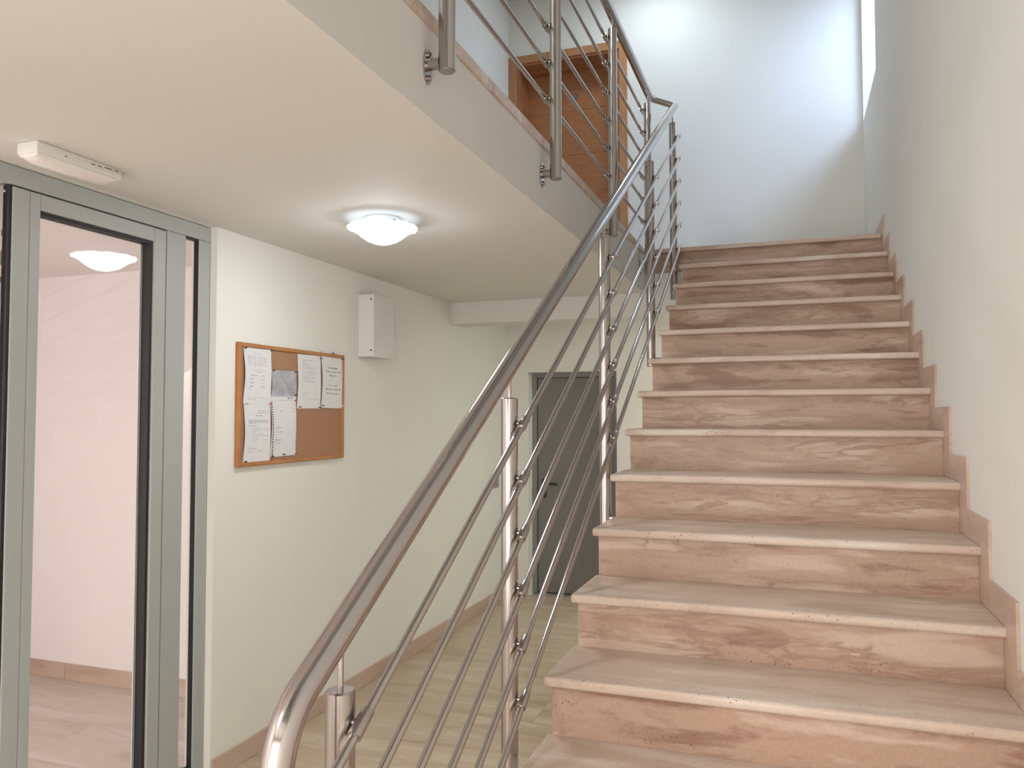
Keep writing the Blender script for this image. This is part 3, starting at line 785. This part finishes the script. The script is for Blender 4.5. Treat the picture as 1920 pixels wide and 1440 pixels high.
words(sD, qD, [(0.08, 0.85, 0.905, 0.012, 0.02)] + [(0.12, 0.20, 0.86 - 0.052 * i, 0.010, 0.03) for i in range(15)] + [(0.86, 0.96, 0.83 - 0.06 * i, 0.010, 0.03) for i in range(13)], M['inkl'])
words(sD, qD, [(0.36, 0.44, 0.72, 0.03, 0.05), (0.18, 0.4, 0.46, 0.022, 0.06), (0.2, 0.45, 0.39, 0.018, 0.08), (0.2, 0.45, 0.26, 0.025, 0.07), (0.18, 0.34, 0.21, 0.02, 0.07)], M['inkl'], 'handwritten_marks')
bm = bmesh.new()
for i in range(22):
    v = 0.87 - 0.04 * i
    vs = [bm.verts.new(qD(a, b)) for a, b in ((0.005 + 0.0018 * i, v), (0.045 + 0.0018 * i + 0.001 * i, v - 0.008), (0.05 + 0.0028 * i, v + 0.016), (0.012 + 0.0018 * i, v + 0.022))]
    bm.faces.new(vs)
finish('hatched_edge', bm, M['ink'], sD)
sC, qC = sheet('grey printed sheet in the upper middle of the notice board', 1.670, 1.878, 1.208, 1.340, M['gpaper'], 0.0044, 0.002)
words(sC, qC, [(0.1, 0.95, 0.88 - 0.052 * i, 0.03, 0.02) for i in range(3, 16) if i not in (5, 9, 10)], M['inkl'])
words(sC, qC, [(0.72, 0.95, 0.44, 0.05, 0.04), (0.78, 0.97, 0.13, 0.05, 0.04)], M['inkl'])
sE, qE = sheet('white typed list with left aligned lines, second from the right on the notice board', 1.889, 2.106, 1.148, 1.435, M['paper'], 0.0022, 0.004)
L = [(0.20, u1, v, 0.012, 0.02) for u1, v in ((0.38, .855), (.55, .83), (.48, .808), (.52, .785), (.78, .757), (.66, .735), (.72, .695), (.85, .67), (.66, .648), (.70, .61), (.47, .585), (.72, .562), (.66, .54), (.26, .445), (.24, .405), (.26, .37), (.26, .335), (.55, .285), (.34, .26), (.36, .235), (.33, .21), (.90, .165))]
words(sE, qE, L, M['inkl'])
words(sE, qE, [(0.20, 0.62, 0.885, 0.015, 0.024), (0.20, 0.76, 0.495, 0.013, 0.024)], M['ink'])
sF, qF = sheet('white notice with bold centred print at the top right of the notice board', 2.110, 2.322, 1.152, 1.437, M['paper'], 0.0030, 0.006)
words(sF, qF, [(0.30, 0.76, 0.775, 0.032, 0.036), (0.18, 0.92, 0.70, 0.032, 0.036), (0.36, 0.70, 0.625, 0.032, 0.036),
               (0.36, 0.74, 0.435, 0.032, 0.036), (0.16, 0.90, 0.355, 0.032, 0.036), (0.22, 0.84, 0.275, 0.032, 0.036)], M['ink'])

def pin(label, y, z, mat, xx=None):
    x = xx if xx is not None else xc + 0.0065
    bm = bmesh.new()
    tube(bm, [(x - 0.0045, y, z), (x, y, z), (x + 0.002, y, z), (x + 0.008, y, z), (x + 0.010, y, z)], 0.004, 12, True, [0.0008, 0.0042, 0.0026, 0.0026, 0.0042])
    o = finish('push_pin', bm, mat, None, True)
    tag(o, label, 'push pin', 'push pins in the notice board')
B, Rr, Wp = M['pinb'], M['pinr'], M['pinw']
for lab, y, z, m in [
    ('black push pin at the top left corner of the top left notice', 1.463, 1.431, B),
    ('black push pin at the top right corner of the top left notice', 1.664, 1.433, B),
    ('black push pin at the top left corner of the grey sheet', 1.681, 1.336, B),
    ('black push pin at the top right corner of the grey sheet', 1.866, 1.336, B),
    ('black push pin at the bottom right corner of the grey sheet', 1.867, 1.217, B),
    ('red push pin at the top right corner of the timetable sheet', 1.866, 1.189, Rr),
    ('red push pin where the two left notices meet at their right edge', 1.657, 1.169, Rr),
    ('grey push pin where the two left notices meet at their left edge', 1.475, 1.166, M['switch']),
    ('black push pin under the middle of the timetable sheet', 1.771, 0.914, B),
    ('red push pin at the bottom right corner of the timetable sheet', 1.876, 0.912, Rr),
    ('black push pin at the bottom left corner of the timetable sheet', 1.678, 0.908, B),
    ('red push pin at the bottom right corner of the signed letter', 1.671, 0.893, Rr),
    ('black push pin at the bottom left corner of the signed letter', 1.474, 0.893, B),
    ('black push pin between the tops of the two right-hand sheets', 2.098, 1.424, B),
    ('black push pin at the top right corner of the bold print notice', 2.318, 1.434, B),
    ('red push pin halfway up the right edge of the bold print notice', 2.319, 1.321, Rr),
    ('black push pin at the bottom left corner of the left aligned list', 1.907, 1.156, B),
    ('black push pin at the bottom right corner of the left aligned list', 2.090, 1.155, B),
    ('black push pin at the bottom left corner of the bold print notice', 2.122, 1.165, B),
    ('white push pin at the bottom right corner of the bold print notice', 2.316, 1.165, Wp)]:
    pin(lab, y, z, m)
bm = bmesh.new(); tube(bm, [(XL + 0.012, 2.235, BZ1 - 0.001), (XL + 0.012, 2.235, BZ1 + 0.003), (XL + 0.012, 2.235, BZ1 + 0.009)], 0.005, 12, True, [0.006, 0.0035, 0.005])
tag(finish('push_pin', bm, B, None, True), 'black push pin stuck in the top edge of the board frame', 'push pin', 'push pins in the notice board')
